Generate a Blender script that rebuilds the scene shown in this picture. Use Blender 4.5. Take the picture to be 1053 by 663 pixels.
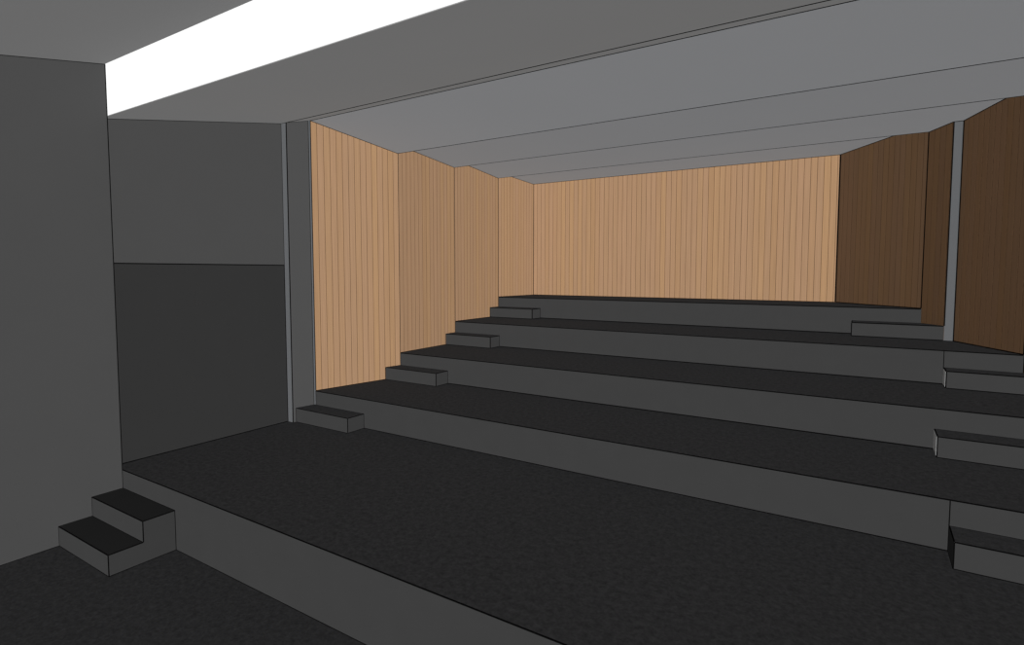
import bpy, bmesh, math, random
from mathutils import Vector
random.seed(4)
for o in list(bpy.data.objects): bpy.data.objects.remove(o)
S = bpy.context.scene
C = S.collection

# ------------------------------------------------------------------ camera
cam_d = bpy.data.cameras.new('camera'); cam = bpy.data.objects.new('camera', cam_d); C.objects.link(cam)
cam_d.sensor_width = 36; cam_d.sensor_fit = 'HORIZONTAL'
cam_d.lens = 581.92 / 1053 * 36
cam_d.shift_x = (526.5 - 521.71) / 1053
cam_d.shift_y = (315.81 - 331.5) / 1053
cam_d.clip_start = 0.05
cam.location = (0, 0, 1.9254)
cam.rotation_euler = (math.pi / 2 - 0.062, 0, 0.5699)
S.camera = cam

# ------------------------------------------------------------------ world: flat white overcast sky
w = bpy.data.worlds.new('world'); S.world = w; w.use_nodes = True
bg = w.node_tree.nodes['Background']; bg.inputs[0].default_value = (1, 1, 1, 1); bg.inputs[1].default_value = 1.05

# ------------------------------------------------------------------ lights
def sun(name, to_source, power, angle=20):
    d = bpy.data.lights.new(name, 'SUN'); d.energy = power * math.pi; d.angle = math.radians(angle); d.use_shadow = False
    o = bpy.data.objects.new(name, d); C.objects.link(o); o.location = (0, 0, 3)
    o.rotation_euler = Vector(to_source).to_track_quat('Z', 'Y').to_euler()
sun('main_light', (.64, -.75, .10), 2.4)
sun('side_fill', (-.95, -.25, 0), .17)  # added ambient fill for left-turned faces, no source in the room
sun('ceiling_fill', (0, 0, -1), .80)  # added shadowless fill from below, only brightens the ceilings
sun('floor_fill', (0, 0, 1), .25)  # added shadowless fill from above for floors and treads

vs = S.view_settings
vs.view_transform = 'Standard'; vs.look = 'None'; vs.gamma = 1; vs.exposure = 0; vs.use_curve_mapping = False

# ------------------------------------------------------------------ materials
def lin(c): c /= 255; return c / 12.92 if c <= .04045 else ((c + .055) / 1.055) ** 2.4
def base(name, rough=.95):
    m = bpy.data.materials.new(name); m.use_nodes = True; n = m.node_tree.nodes
    b = n['Principled BSDF']; b.inputs['Roughness'].default_value = rough
    b.inputs['Specular IOR Level'].default_value = 0.0
    return m, n, m.node_tree.links, b
def mottled(name, alb, amt=.04, scale=3.0, fine=None):
    """procedural paint / carpet: albedo with a soft mottle"""
    m, n, l, b = base(name)
    if isinstance(alb, (int, float)): alb = (alb,) * 3
    tc = n.new('ShaderNodeTexCoord')
    no = n.new('ShaderNodeTexNoise'); no.inputs['Scale'].default_value = scale; no.inputs['Detail'].default_value = 6
    l.new(tc.outputs['Object'], no.inputs['Vector'])
    val = no.outputs['Fac']
    if fine:
        n2 = n.new('ShaderNodeTexNoise'); n2.inputs['Scale'].default_value = fine; n2.inputs['Detail'].default_value = 3
        l.new(tc.outputs['Object'], n2.inputs['Vector'])
        mx = n.new('ShaderNodeMath'); mx.operation = 'ADD'; l.new(val, mx.inputs[0]); l.new(n2.outputs['Fac'], mx.inputs[1])
        hf = n.new('ShaderNodeMath'); hf.operation = 'MULTIPLY'; hf.inputs[1].default_value = .5; l.new(mx.outputs[0], hf.inputs[0])
        val = hf.outputs[0]
    r = n.new('ShaderNodeValToRGB'); r.color_ramp.elements[0].position = .3; r.color_ramp.elements[1].position = .7
    r.color_ramp.elements[0].color = tuple(a * (1 - amt) for a in alb) + (1,)
    r.color_ramp.elements[1].color = tuple(a * (1 + amt) for a in alb) + (1,)
    l.new(val, r.inputs[0]); l.new(r.outputs[0], b.inputs['Base Color'])
    return m
BW = .0905
def wood_material():
    m, n, l, b = base('oak_boards', .8)
    tc = n.new('ShaderNodeTexCoord'); sp = n.new('ShaderNodeSeparateXYZ'); l.new(tc.outputs['Object'], sp.inputs[0])
    dv = n.new('ShaderNodeMath'); dv.operation = 'DIVIDE'; dv.inputs[1].default_value = BW; l.new(sp.outputs['X'], dv.inputs[0])
    fl = n.new('ShaderNodeMath'); fl.operation = 'FLOOR'; l.new(dv.outputs[0], fl.inputs[0])
    oi = n.new('ShaderNodeObjectInfo')
    cb = n.new('ShaderNodeCombineXYZ'); l.new(fl.outputs[0], cb.inputs[0]); l.new(oi.outputs['Random'], cb.inputs[1])
    wn = n.new('ShaderNodeTexWhiteNoise'); wn.noise_dimensions = '3D'; l.new(cb.outputs[0], wn.inputs['Vector'])
    r = n.new('ShaderNodeValToRGB')
    cols = [(0, (.202, .121, .065)), (.35, (.207, .126, .074)), (.7, (.199, .122, .071)), (1, (.216, .130, .069))]
    r.color_ramp.elements[0].position = 0; r.color_ramp.elements[0].color = cols[0][1] + (1,)
    r.color_ramp.elements[1].position = 1; r.color_ramp.elements[1].color = cols[3][1] + (1,)
    for p, c in cols[1:3]: e = r.color_ramp.elements.new(p); e.color = c + (1,)
    l.new(wn.outputs['Value'], r.inputs[0])
    mp = n.new('ShaderNodeMapping'); mp.inputs['Scale'].default_value = (34, 34, .9); l.new(tc.outputs['Object'], mp.inputs[0])
    no = n.new('ShaderNodeTexNoise'); no.inputs['Scale'].default_value = 1.4; no.inputs['Detail'].default_value = 4; l.new(mp.outputs[0], no.inputs['Vector'])
    g = n.new('ShaderNodeMapRange'); g.inputs['To Min'].default_value = .93; g.inputs['To Max'].default_value = 1.07
    g.inputs['From Min'].default_value = .3; g.inputs['From Max'].default_value = .7; l.new(no.outputs['Fac'], g.inputs['Value'])
    v = n.new('ShaderNodeVectorMath'); v.operation = 'SCALE'; l.new(r.outputs[0], v.inputs[0]); l.new(g.outputs[0], v.inputs['Scale'])
    l.new(v.outputs[0], b.inputs['Base Color'])
    return m
M = dict(
    wood=wood_material(),
    groove=mottled('board_groove', (.058, .031, .016)),
    wall=mottled('charcoal_wall_paint', .0405, .01),
    dark=mottled('black_panel_paint', .0200, .01),
    light=mottled('grey_edge_paint', (.062, .064, .067), .01),
    pale=mottled('pale_end_panel', .27, .02),
    ceil=mottled('ceiling_paint', (.186, .190, .197), .006, 1.5),
    ceil_shade=mottled('shaded_ceiling_paint', .165, .006, 1.5),  # same ceiling, darkened in colour for the shade on back-tilted slopes
    carpet=mottled('black_carpet', (.0290, .0290, .0298), .34, 22, 60),
    tread=mottled('stair_tread_rubber', .0175, .03),
    riser=mottled('riser_paint', .0250, .02, 5),
    line=mottled('black_joint', .002, .01),
    earth=mottled('shell_plaster', .1, .03),
)

# ------------------------------------------------------------------ helpers
def link(name, bm, mats, parent=None, origin=None):
    """one mesh object from a bmesh written in world coordinates; origin = where its own axis stands"""
    me = bpy.data.meshes.new(name)
    bmesh.ops.recalc_face_normals(bm, faces=bm.faces)
    if parent is not None: bm.transform(parent.matrix_basis.inverted())
    elif origin is not None: bm.transform(__import__('mathutils').Matrix.Translation(-Vector(origin)))
    bm.to_mesh(me); bm.free()
    o = bpy.data.objects.new(name, me); C.objects.link(o)
    for m in mats: me.materials.append(M[m])
    if parent is not None: o.parent = parent
    elif origin is not None: o.location = origin
    return o
def thing(name, label, cat, loc, rz=0, group=None):
    o = bpy.data.objects.new(name, None); C.objects.link(o); o.location = loc; o.rotation_euler = (0, 0, rz)
    o.empty_display_size = .2
    o.matrix_basis = __import__('mathutils').Matrix.Translation(loc) @ __import__('mathutils').Matrix.Rotation(rz, 4, 'Z')
    o['label'] = label; o['category'] = cat
    if group: o['group'] = group
    return o
def structure(o): o['kind'] = 'structure'; return o
def prism(bm, pts, z0, z1, mi=0):
    """plan polygon pts extruded from z0 to z1 (numbers, or one value per point)"""
    n = len(pts); f = lambda z, i: z[i] if isinstance(z, (list, tuple)) else z
    a = [bm.verts.new((p[0], p[1], f(z0, i))) for i, p in enumerate(pts)]
    b = [bm.verts.new((p[0], p[1], f(z1, i))) for i, p in enumerate(pts)]
    fs = [bm.faces.new(a[::-1]), bm.faces.new(b)]
    for i in range(n): fs.append(bm.faces.new((a[i], a[(i + 1) % n], b[(i + 1) % n], b[i])))
    for q in fs: q.material_index = mi
    return fs
def box(bm, x0, x1, y0, y1, z0, z1, mi=0): return prism(bm, [(x0, y0), (x1, y0), (x1, y1), (x0, y1)], z0, z1, mi)
def slab_yz(bm, x0, x1, prof, mi=0):
    """side profile (y, z) extruded along x"""
    a = [bm.verts.new((x0, y, z)) for y, z in prof]; b = [bm.verts.new((x1, y, z)) for y, z in prof]; n = len(prof)
    fs = [bm.faces.new(a[::-1]), bm.faces.new(b)] + [bm.faces.new((a[i], a[(i + 1) % n], b[(i + 1) % n], b[i])) for i in range(n)]
    for q in fs: q.material_index = mi
def bar(bm, a, b, r, mi=0):
    """thin square joint strip from a to b"""
    a = Vector(a); b = Vector(b); d = (b - a).normalized()
    u = d.cross(Vector((0, 0, 1))); u = u if u.length > .1 else Vector((1, 0, 0)); u.normalize(); v = d.cross(u)
    ring = lambda c: [bm.verts.new(c + (u * s + v * t) * r) for s, t in ((1, 1), (-1, 1), (-1, -1), (1, -1))]
    A = ring(a); B = ring(b)
    fs = [bm.faces.new(A[::-1]), bm.faces.new(B)] + [bm.faces.new((A[i], A[(i + 1) % 4], B[(i + 1) % 4], B[i])) for i in range(4)]
    for q in fs: q.material_index = mi
def loop(bm, pts, r, mi=0, closed=False):
    for i in range(len(pts) - (0 if closed else 1)): bar(bm, pts[i], pts[(i + 1) % len(pts)], r, mi)
def lerp(a, b, t): return a + (b - a) * t

# ------------------------------------------------------------------ room measures (metres; y runs to the back of the stage)
hS, hR = .5421, .3644
F = -hS
YS, YJ, YA, YB, YC, YD, YK = 2.532, 4.542, 4.840, 6.169, 7.547, 8.913, 10.054
XL, XA, XP, XPP = -6.0875, -6.274, -6.175, -6.132
LX = [-6.099, -5.845, -5.885, -5.915, -5.813]                     # left wood wall nodes at YA..YK
TOPS = [(3.859, 3.647), (3.772, 3.661), (3.790, 3.677), (3.785, 3.705)]   # ceiling underside front/back of each bay
BAYS = [YA, YB, YC, YD, YK]
ZJ, ZG, YG, ZA, ZM = 3.780, 3.397, 2.552, 3.8645, 2.014
YRJ, YC2, YB2, YA2 = 8.597, 7.290, 5.893, 4.560
SL = .438
RX4, RX3, RX2, RX2B = -.442, .560, .770, .864
RC1 = RX2B + SL * (YRJ - YC2); RC2 = RC1 + .1
RB1 = RC2 + SL * (YC2 - YB2); RB2 = RB1 + .1
RA1 = RB2 + SL * (YB2 - YA)
XR = 3.0
YF = -3.2                                                         # wall behind the viewer
def ceil_z(y):
    for k in range(4):
        if y <= BAYS[k + 1] + 1e-6: return lerp(TOPS[k][0], TOPS[k][1], (y - BAYS[k]) / (BAYS[k + 1] - BAYS[k]))
    return TOPS[3][1]
def left_x(y):
    for k in range(4):
        if y <= BAYS[k + 1] + 1e-6: return lerp(LX[k], LX[k + 1], (y - BAYS[k]) / (BAYS[k + 1] - BAYS[k]))
RIGHT = [(RA1, YA), (RB2, YB2), (RB1, YB2), (RC2, YC2), (RC1, YC2), (RX2B, YRJ), (RX2, YRJ), (RX3, YD), (RX4, YK)]
def right_x(y):
    for (x0, y0), (x1, y1) in zip(RIGHT, RIGHT[1:]):
        if y1 > y0 and y0 - 1e-6 <= y <= y1 + 1e-6: return lerp(x0, x1, (y - y0) / (y1 - y0))

# ------------------------------------------------------------------ setting
bm = bmesh.new(); box(bm, XL - .4, XR + .5, YF - .2, YK + .5, F - .2, F)
bar(bm, (XL, YF, F), (XL, 2.0, F), .004, 1)
bar(bm, (-5.12, YS, F), (XR, YS, F), .0035, 1)
structure(link('floor', bm, ['carpet', 'line']))

def za(y): return ZA - .2032 * (YS - y)
bm = bmesh.new()                                                  # near left wall of the hall
a = [(YF, F), (YS, F), (YS, za(YS)), (YF, za(YF))]
slab_yz(bm, XL - .3, XL, a)
bar(bm, (XL, YF, za(YF)), (XL, YS, za(YS)), .0045, 1)
bar(bm, (XL, YS, -.19), (XL, YS, ZA), .0035, 1)
structure(link('wall_left', bm, ['wall', 'line']))
bm = bmesh.new(); box(bm, XR, XR + .3, YF, YS, F, 2.6); slab_yz(bm, XR, XR + .3, [(YF, 2.6), (YS, 2.6), (YS, ZA), (YF, za(YF))])
box(bm, XR, XR + .3, YS, YK + .4, F, 4.1)
structure(link('wall_right', bm, ['wall', 'line']))
bm = bmesh.new(); box(bm, XL - .3, XR + .3, YF - .2, YF, F, 3.2)
structure(link('wall_front', bm, ['wall']))
bm = bmesh.new(); box(bm, XL - .3, XR, YK + .12, YK + .4, F, 4.1)
structure(link('wall_back', bm, ['earth']))
bm = bmesh.new(); box(bm, XL - .5, XL - .25, YJ + .05, YK + .4, F, 4.1)
structure(link('wall_stage_left', bm, ['earth']))

bm = bmesh.new()                                                  # hall ceiling, ends above the stage edge
slab_yz(bm, XL - .3, XR + .3, [(YF - .2, za(YF - .2)), (YS, ZA), (YS, ZA + .03), (YF - .2, 4.2)])
structure(link('ceiling', bm, ['ceil_shade']))
bm = bmesh.new()                                                  # ceiling over the front of the stage
slab_yz(bm, XA - .3, XR, [(YG, ZG), (YJ, ZJ), (YJ, 4.15), (YG + .5, ZG + .27), (YG, ZG + .006)])
bar(bm, (XP, YJ, ZJ), (XR, YJ, ZJ), .0042, 1)
structure(link('ceiling', bm, ['ceil_shade', 'line']))
for k in range(4):                                                # four sloping bays over the risers
    y0, y1 = BAYS[k], BAYS[k + 1]; t0, t1 = TOPS[k]
    bm = bmesh.new()
    slab_yz(bm, XL - .3, XR, [(y0, t0), (y1, t1), (y1, 4.15), (y0, 4.15)])
    r = .0038
    if k < 3: bar(bm, (LX[k + 1], y1, t1), (right_x(y1), y1, t1), .0036, 1)
    else: bar(bm, (LX[4], y1, t1), (RX4, y1, t1), .006, 1)
    bar(bm, (LX[k], y0, t0), (LX[k + 1], y1, t1), .0055, 1)       # joint against the left wood wall
    pr = [p for p in RIGHT if y0 - 1e-6 <= p[1] <= y1 + 1e-6]
    pr = [(right_x(y0 + 1e-5), y0)] + [p for p in pr if p[1] > y0 + 1e-4 and p[1] < y1 - 1e-4] + [(right_x(y1 - 1e-5), y1)]
    loop(bm, [(x, y, ceil_z(min(max(y, y0 + 1e-4), y1 - 1e-4)) if y < y1 - 1e-4 and y > y0 + 1e-4 else (t0 if y <= y0 + 1e-4 else t1)) for x, y in pr], .0065, 1)
    structure(link('ceiling', bm, ['ceil', 'line']))

bm = bmesh.new()                                                  # alcove wall above the dark panel
slab_yz(bm, XA - .25, XA, [(YS + .001, ZM), (YJ, ZM), (YJ, ZJ + .004), (YG, ZG + .004), (YS + .001, ZG)])
bar(bm, (XA, YG, ZG), (XA, YJ, ZJ), .0045, 1)
bar(bm, (XA, YS + .05, ZM), (XA, YJ, ZM), .004, 1)
structure(link('wall_alcove', bm, ['wall', 'line']))

# proscenium frame: left leg, right leg and the strip of soffit between them
bm = bmesh.new()
prism(bm, [(XA - .02, YJ), (XP, YJ), (XPP, YA - .001), (XPP - .2, YA - .001), (XA - .02, YJ + .05)], 0, [ZJ, ZJ, 3.859, 3.859, ZJ], 0)
for f in list(bm.faces):
    f.normal_update()
    if abs(f.normal.y) > .95: f.material_index = 1
prism(bm, [(XPP - .2, YA - .0005), (XPP + .002, YA - .0005), (LX[0], YA), (LX[0], YA + .0005), (XPP - .2, YA + .0005)], 0, 3.859, 1)
bar(bm, (XP, YJ, 0), (XP, YJ, ZJ), .0045, 2); bar(bm, (XA, YJ, 0), (XA, YJ, ZJ), .0035, 2)
bar(bm, (XPP, YA, 0), (XPP, YA, 3.859), .0045, 2); bar(bm, (XP, YJ, ZJ), (XPP, YA, 3.859), .004, 2)
bar(bm, (XA, YJ, ZJ), (XP, YJ, ZJ), .004, 2)
slab_yz(bm, XPP - .2, XR, [(YJ, ZJ), (YA, 3.859), (YA, 4.15), (YJ, 4.15)], 3)
bar(bm, (LX[0], YA, 3.859), (RA1, YA, 3.859), .0045, 2)
prism(bm, [(RA1, YA), (RA1 + .05, YJ), (XR, YJ), (XR, YA)], 0, [3.859, ZJ, ZJ, 3.859], 0)
structure(link('trim_1', bm, ['wall', 'light', 'line', 'ceil_shade']))
# grey corner post at the jog of the right-hand wall
bm = bmesh.new(); zc = ceil_z(YRJ)
box(bm, RX2 + .002, RX2B, YRJ, YRJ + .08, 3 * hR, zc)
bar(bm, (RX2 + .002, YRJ, 3.5 * hR), (RX2 + .002, YRJ, zc), .006, 1); bar(bm, (RX2B, YRJ, 3 * hR), (RX2B, YRJ, zc), .006, 1)
bar(bm, (RX2, YRJ, 3 * hR), (RX2B, YRJ, 3 * hR), .005, 1)
structure(link('trim_2', bm, ['light', 'line']))
for i, (x0, x1, y, zb) in enumerate([(RC1, RC2, YC2, 2 * hR), (RB1, RB2, YB2, hR)]):
    bm = bmesh.new(); zc = ceil_z(y); box(bm, x0 + .002, x1, y, y + .08, zb, zc); bar(bm, (x1, y, zb), (x1, y, zc), .005, 1)
    structure(link('trim_%d' % (i + 3), bm, ['light', 'line']))

# ------------------------------------------------------------------ stage and risers
def carpet_platform(name, label, cat, y0, y1, zb, zt, seams=(), group=None, full=False, r=.004):
    yy = [y0] + [b for b in sorted(set([YB2, YC2, YRJ])) if y0 < b < y1] + [y1]
    if full: plan = [(XA - .02, y0), (XR, y0), (XR, y1), (XA - .02, y1)]
    else:
        right = [(right_x(y0 + 1e-5), y0)] + [p for p in RIGHT if y0 + 1e-3 < p[1] < y1 - 1e-3] + [(right_x(y1 - 1e-5), y1)]
        plan = [(left_x(y0 + 1e-5), y0)] + right + [(left_x(y1 - 1e-5), y1)]
    t = thing(name, label, cat, (plan[0][0], y0, zb), group=group)
    bm = bmesh.new(); prism(bm, plan, zb, zt - .005, 0)
    for (x, z0, z1) in seams: bar(bm, (x, y0 + .0025, z0 + .005), (x, y0 + .0025, z1 - .005), .0035, 1)
    link('fascia', bm, ['riser', 'line'], t)
    bm = bmesh.new(); prism(bm, plan, zt - .005, zt, 0)
    link('carpet_top', bm, ['carpet'], t)
    bm = bmesh.new()
    q = r - .001                                                    # strips are let in, 1 mm proud
    P = [(x + (q if i in (0, len(plan) - 1) else -q), y + (q if i in (0, 1) else (-r - .001 if i >= len(plan) - 2 else 0)), zt - q) for i, (x, y) in enumerate(plan)]
    bar(bm, P[0], P[1], r)                                          # nosing
    zl = max(zb, zt - hR) + r + .0002
    bar(bm, (P[0][0], P[0][1], zl), (P[1][0], P[1][1], zl), r)      # foot of the fascia
    bar(bm, (P[0][0], P[0][1], zb), P[0], r)
    bar(bm, P[0], P[-1], r)                                         # against the left wood wall
    loop(bm, P[1:-1], r)                                            # against the right wood wall
    bar(bm, P[-1], P[-2], r)
    link('edge_trim', bm, ['line'], t)
    return t
t = thing('stage_platform', 'wide black-carpeted stage floor with charcoal front, reached by the two-tread steps', 'stage', (XA, YS, F))
bm = bmesh.new(); box(bm, XA - .02, XR - .006, YS, YK + .1, F, -.005); link('fascia', bm, ['riser'], t)
bm = bmesh.new(); box(bm, XA - .02, XR - .006, YS, YK + .1, -.005, 0); link('carpet_top', bm, ['carpet'], t)
bm = bmesh.new(); bar(bm, (XL, YS + .003, -.0024), (XR - .006, YS + .003, -.0024), .0034)
bar(bm, (XA + .003, YS + .05, -.003), (XA + .003, YJ, -.003), .004); bar(bm, (XA, YJ, -.003), (XP, YJ, -.003), .004)
bar(bm, (XP + .003, YJ, -.003), (XPP + .003, YA, -.003), .004)
link('edge_trim', bm, ['line'], t)
G = 'carpeted risers stepping up the stage'
carpet_platform('riser_platform', 'lowest long black-carpeted riser, rising straight from the stage floor', 'riser', YA, YB, 0, hR, [(.513, 0, hR)], G)
carpet_platform('riser_platform', 'second long carpeted riser, just behind the lowest one', 'riser', YB, YC, 0, 2 * hR, [], G, r=.0045)
carpet_platform('riser_platform', 'third long carpeted riser, just in front of the topmost one', 'riser', YC, YD, 0, 3 * hR, [(.687, 2 * hR, 3 * hR)], G, r=.005)
carpet_platform('riser_platform', 'topmost carpeted riser, running along the wood-clad back wall', 'riser', YD, YK, 0, 4 * hR, [], G, r=.006)

# ------------------------------------------------------------------ the dark panel in the alcove
t = thing('alcove_panel', 'flush near-black panel filling the lower half of the left alcove wall', 'wall panel', (XA - .06, YS + .01, 0))
bm = bmesh.new(); box(bm, XA - .12, XA - .001, YS + .002, YJ - .001, .001, ZM - .001); link('panel', bm, ['dark'], t)
bm = bmesh.new(); r = .0035; zz = [(XA, YS + .05, ZM - .004), (XA, YJ - .004, ZM - .004), (XA, YJ - .004, .004), (XA, YS + .05, .004)]
loop(bm, zz, r, 0, True); link('edge_trim', bm, ['line'], t)

# ------------------------------------------------------------------ wood wall panels
def wood_panel(label, p0, p1, z0, z1, zt0, zt1, group, r=.006, edges=(True, True), deep=.03):
    """vertical boards from plan point p0 to p1 (room side on the right of travel is given by order), top follows the ceiling"""
    d = Vector((p1[0] - p0[0], p1[1] - p0[1], 0)); L = d.length; rz = math.atan2(d.y, d.x)
    t = thing('wood_panel', label, 'wood panel', (p0[0], p0[1], z0), rz, group); t['kind'] = 'thing'
    def loc(bm): bm.transform(t.matrix_basis); return bm
    bm = bmesh.new(); h0, h1 = zt0 - z0, zt1 - z0
    top = lambda x: lerp(h0, h1, x / L)
    prism(bm, [(0, .0003), (L, .0003), (L, deep), (0, deep)], 0, [top(0), top(L), top(L), top(0)])
    link('backing', loc(bm), ['groove'], t)
    bm = bmesh.new(); x = 0
    while x < L - .004:
        a, b = x + .003, min(x + BW - .003, L - .0005)
        if b - a > .004:
            prism(bm, [(a, 0), (b, 0), (b, .00028), (a, .00028)], .002, [top(a), top(b), top(b), top(a)])
        x += BW
    link('boards', loc(bm), ['wood'], t)
    bm = bmesh.new()
    if edges[0]: bar(bm, (r, r - .002, r), (r, r - .002, top(0) - r), r)
    if edges[1]: bar(bm, (L - r, r - .002, r), (L - r, r - .002, top(L) - r), r)
    bar(bm, (r, r - .002, r), (L - r, r - .002, r), r * .8)
    link('edge_trim', loc(bm), ['line'], t)
    return t
GL = 'wood panels of the left stage wall'; GR = 'dark-shaded wood panels of the right stage wall'
LN = list(zip(LX, BAYS))
for k, lab in enumerate(['widest vertical-board wood panel of the left wall, beside the grey proscenium leg',
                         'second vertical-board wood panel of the left wall, standing on the second riser',
                         'third vertical-board wood panel of the left wall, standing on the third riser',
                         'narrow vertical-board wood panel of the left wall, meeting the back wall on the top riser']):
    a, b = LN[k], LN[k + 1]
    wood_panel(lab, a, b, (k + 1) * hR, (k + 1) * hR, TOPS[k][0], TOPS[k][1], GL, r=[.005, .0042, .005, .0045][k], edges=(True, False))
wood_panel('wide light wood panel of vertical boards covering the whole back wall', LN[4], (RX4, YK), 4 * hR, 4 * hR, TOPS[3][1], TOPS[3][1], None, r=.006)
wood_panel('brown wood panel of the right wall, in the back corner on the topmost riser', (RX4, YK), (RX3, YD), 4 * hR, 4 * hR, TOPS[3][1], TOPS[3][0], GR, r=.0065, deep=.03)
wood_panel('narrow brown wood panel of the right wall, left of the grey corner post', (RX3, YD), (RX2, YRJ), 3 * hR, 3 * hR, TOPS[2][1], ceil_z(YRJ), GR, r=.006, edges=(False, False), deep=.03)
RT = [('brown wood panel of the right wall, right of the grey corner post', (RX2B, YRJ), (lerp(RX2B, RC1, (YRJ - YC) / (YRJ - YC2)), YC), 3 * hR, GR),
      ('short brown wood panel at the right end of the third riser front', (lerp(RX2B, RC1, (YRJ - YC) / (YRJ - YC2)), YC), (RC1, YC2), 2 * hR, GR),
      ('brown wood panel at the right end of the second riser', (RC2, YC2), (lerp(RC2, RB1, (YC2 - YB) / (YC2 - YB2)), YB), 2 * hR, GR),
      ('short brown wood panel at the right end of the second riser front', (lerp(RC2, RB1, (YC2 - YB) / (YC2 - YB2)), YB), (RB1, YB2), hR, GR),
      ('brown wood panel at the right end of the lowest riser', (RB2, YB2), (RA1, YA), hR, GR)]
for lab, a, b, z, g in RT:
    k = [i for i in range(4) if BAYS[i] - 1e-6 <= (a[1] + b[1]) / 2 <= BAYS[i + 1]][0]
    cz = lambda y: lerp(TOPS[k][0], TOPS[k][1], (y - BAYS[k]) / (BAYS[k + 1] - BAYS[k]))
    wood_panel(lab, a, b, z, z, cz(a[1]), cz(b[1]), g, r=.006, deep=.03)

# ------------------------------------------------------------------ step blocks
def step_block(label, x0, x1, x0b, x1b, y0, y1, zb, side, group, r=.0045, pale=False):
    """half-height block in front of a riser; x0b/x1b are its ends at the back"""
    h = hR / 2; plan = [(x0, y0), (x1, y0), (x1b, y1), (x0b, y1)]
    t = thing('step_block', label, 'step', ((x0 + x1) / 2, (y0 + y1) / 2, zb), 0, group)
    bm = bmesh.new(); prism(bm, plan, zb, zb + h - .005); link('body', bm, ['riser'], t)
    bm = bmesh.new(); prism(bm, plan, zb + h - .005, zb + h); link('carpet_top', bm, ['carpet'], t)
    if pale:
        bm = bmesh.new(); box(bm, x0 - .0025, x0 - .0005, y0 + .03, y1 - .004, zb + .012, zb + h - .012)
        p = link('end_panel', bm, ['pale'], t); p['label'] = 'light grey end panel'
    bm = bmesh.new(); q = r - .001; sg = (1, -1, -1, 1); tg = (1, 1, -1, -1)
    P = [(p[0] + sg[i] * q, p[1] + tg[i] * q, zb + h - q) for i, p in enumerate(plan)]; Q = [(p[0], p[1], zb + q) for p in P]
    loop(bm, P, r, 0, True); bar(bm, Q[0], Q[1], r)
    for i in ((0, 1) if side == 'both' else ((1, 2, 0) if side == 'right' else (0, 3))): bar(bm, Q[i], P[i], r)
    if side == 'right': bar(bm, Q[1], Q[2], r)
    else: bar(bm, Q[0], Q[3], r)
    link('edge_trim', bm, ['line'], t)
GB = 'step blocks by the left wall'; GC = 'step blocks by the right wall'
step_block('step block on the stage floor beside the left proscenium leg', XP + .012, -5.201, XPP + .006, -5.201, 4.579, YA, 0, 'right', GB, .0035)
step_block('step block on the lowest riser against the left wood wall', left_x(5.912), -4.944, left_x(YB - .01), -4.944, 5.912, YB, hR, 'right', GB, .004)
step_block('step block on the second riser against the left wood wall', left_x(7.283), -4.984, left_x(YC - .01), -4.984, 7.283, YC, 2 * hR, 'right', GB, .005)
step_block('step block on the third riser against the left wood wall, farthest on that side', left_x(8.618), -5.0015, left_x(YD - .01), -5.0015, 8.618, YD, 3 * hR, 'right', GB, .006)
step_block('wide step block beside the grey corner post, in front of the topmost riser', -.192, RX2, -.192, RX3, YRJ, YD, 3 * hR, 'left', GC, .006)
step_block('step block at the right picture edge in front of the third riser, narrow pale end', .687, RC1, .687, right_x(YC - .01), 7.29, YC, 2 * hR, 'left', GC, .005, True)
step_block('step block at the right picture edge in front of the second riser, pale end panel', .518, RB1, .518, right_x(YB - .01), 5.893, YB, hR, 'left', GC, .004, True)
step_block('step block on the stage floor at the lower right, with a dark end', .513, RA1 + .04, .513, RA1, YA2, YA, 0, 'left', GC, .0035)

# ------------------------------------------------------------------ two-tread stairs up to the stage
t = thing('stage_steps', 'small grey two-step stair with black treads against the stage front at left', 'stairs', (-5.6, 2.26, F))
x0, x1, ya, yb, yc = XL, -5.120, 1.999, 2.265, YS
z1, z2 = F + hS / 3, F + hS * 2 / 3
bm = bmesh.new()
slab_yz(bm, x0, x1, [(ya, F), (yc, F), (yc, z2 - .005), (yb, z2 - .005), (yb, z1 - .005), (ya, z1 - .005)])
link('body', bm, ['riser'], t)
bm = bmesh.new(); box(bm, x0, x1, ya, yb, z1 - .005, z1); link('tread', bm, ['tread'], t)
bm = bmesh.new(); box(bm, x0, x1, yb, yc, z2 - .005, z2); link('tread', bm, ['tread'], t)
bm = bmesh.new(); r = .0034
q = r - .001; u0, u1, va, vb, vc, w1, w2, wf = x0 + q, x1 - q, ya + q, yb + q, yc - q, z1 - q, z2 - q, F + q
loop(bm, [(u0, va, w1), (u1, va, w1), (u1, yb - q, w1), (u0, yb - q, w1)], r, 0, True)
loop(bm, [(u0, vb, w2), (u1, vb, w2), (u1, vc, w2), (u0, vc, w2)], r, 0, True)
for p in ((u0, va, wf, w1), (u1, va, wf, w1), (u0, vb, w1, w2), (u1, vb, w1, w2), (u1, vc, wf, w2)): bar(bm, (p[0], p[1], p[2]), (p[0], p[1], p[3]), r)
bar(bm, (u0, va, wf), (u1, va, wf), r); bar(bm, (u1, va, wf), (u1, vc, wf), r)
link('edge_trim', bm, ['line'], t)
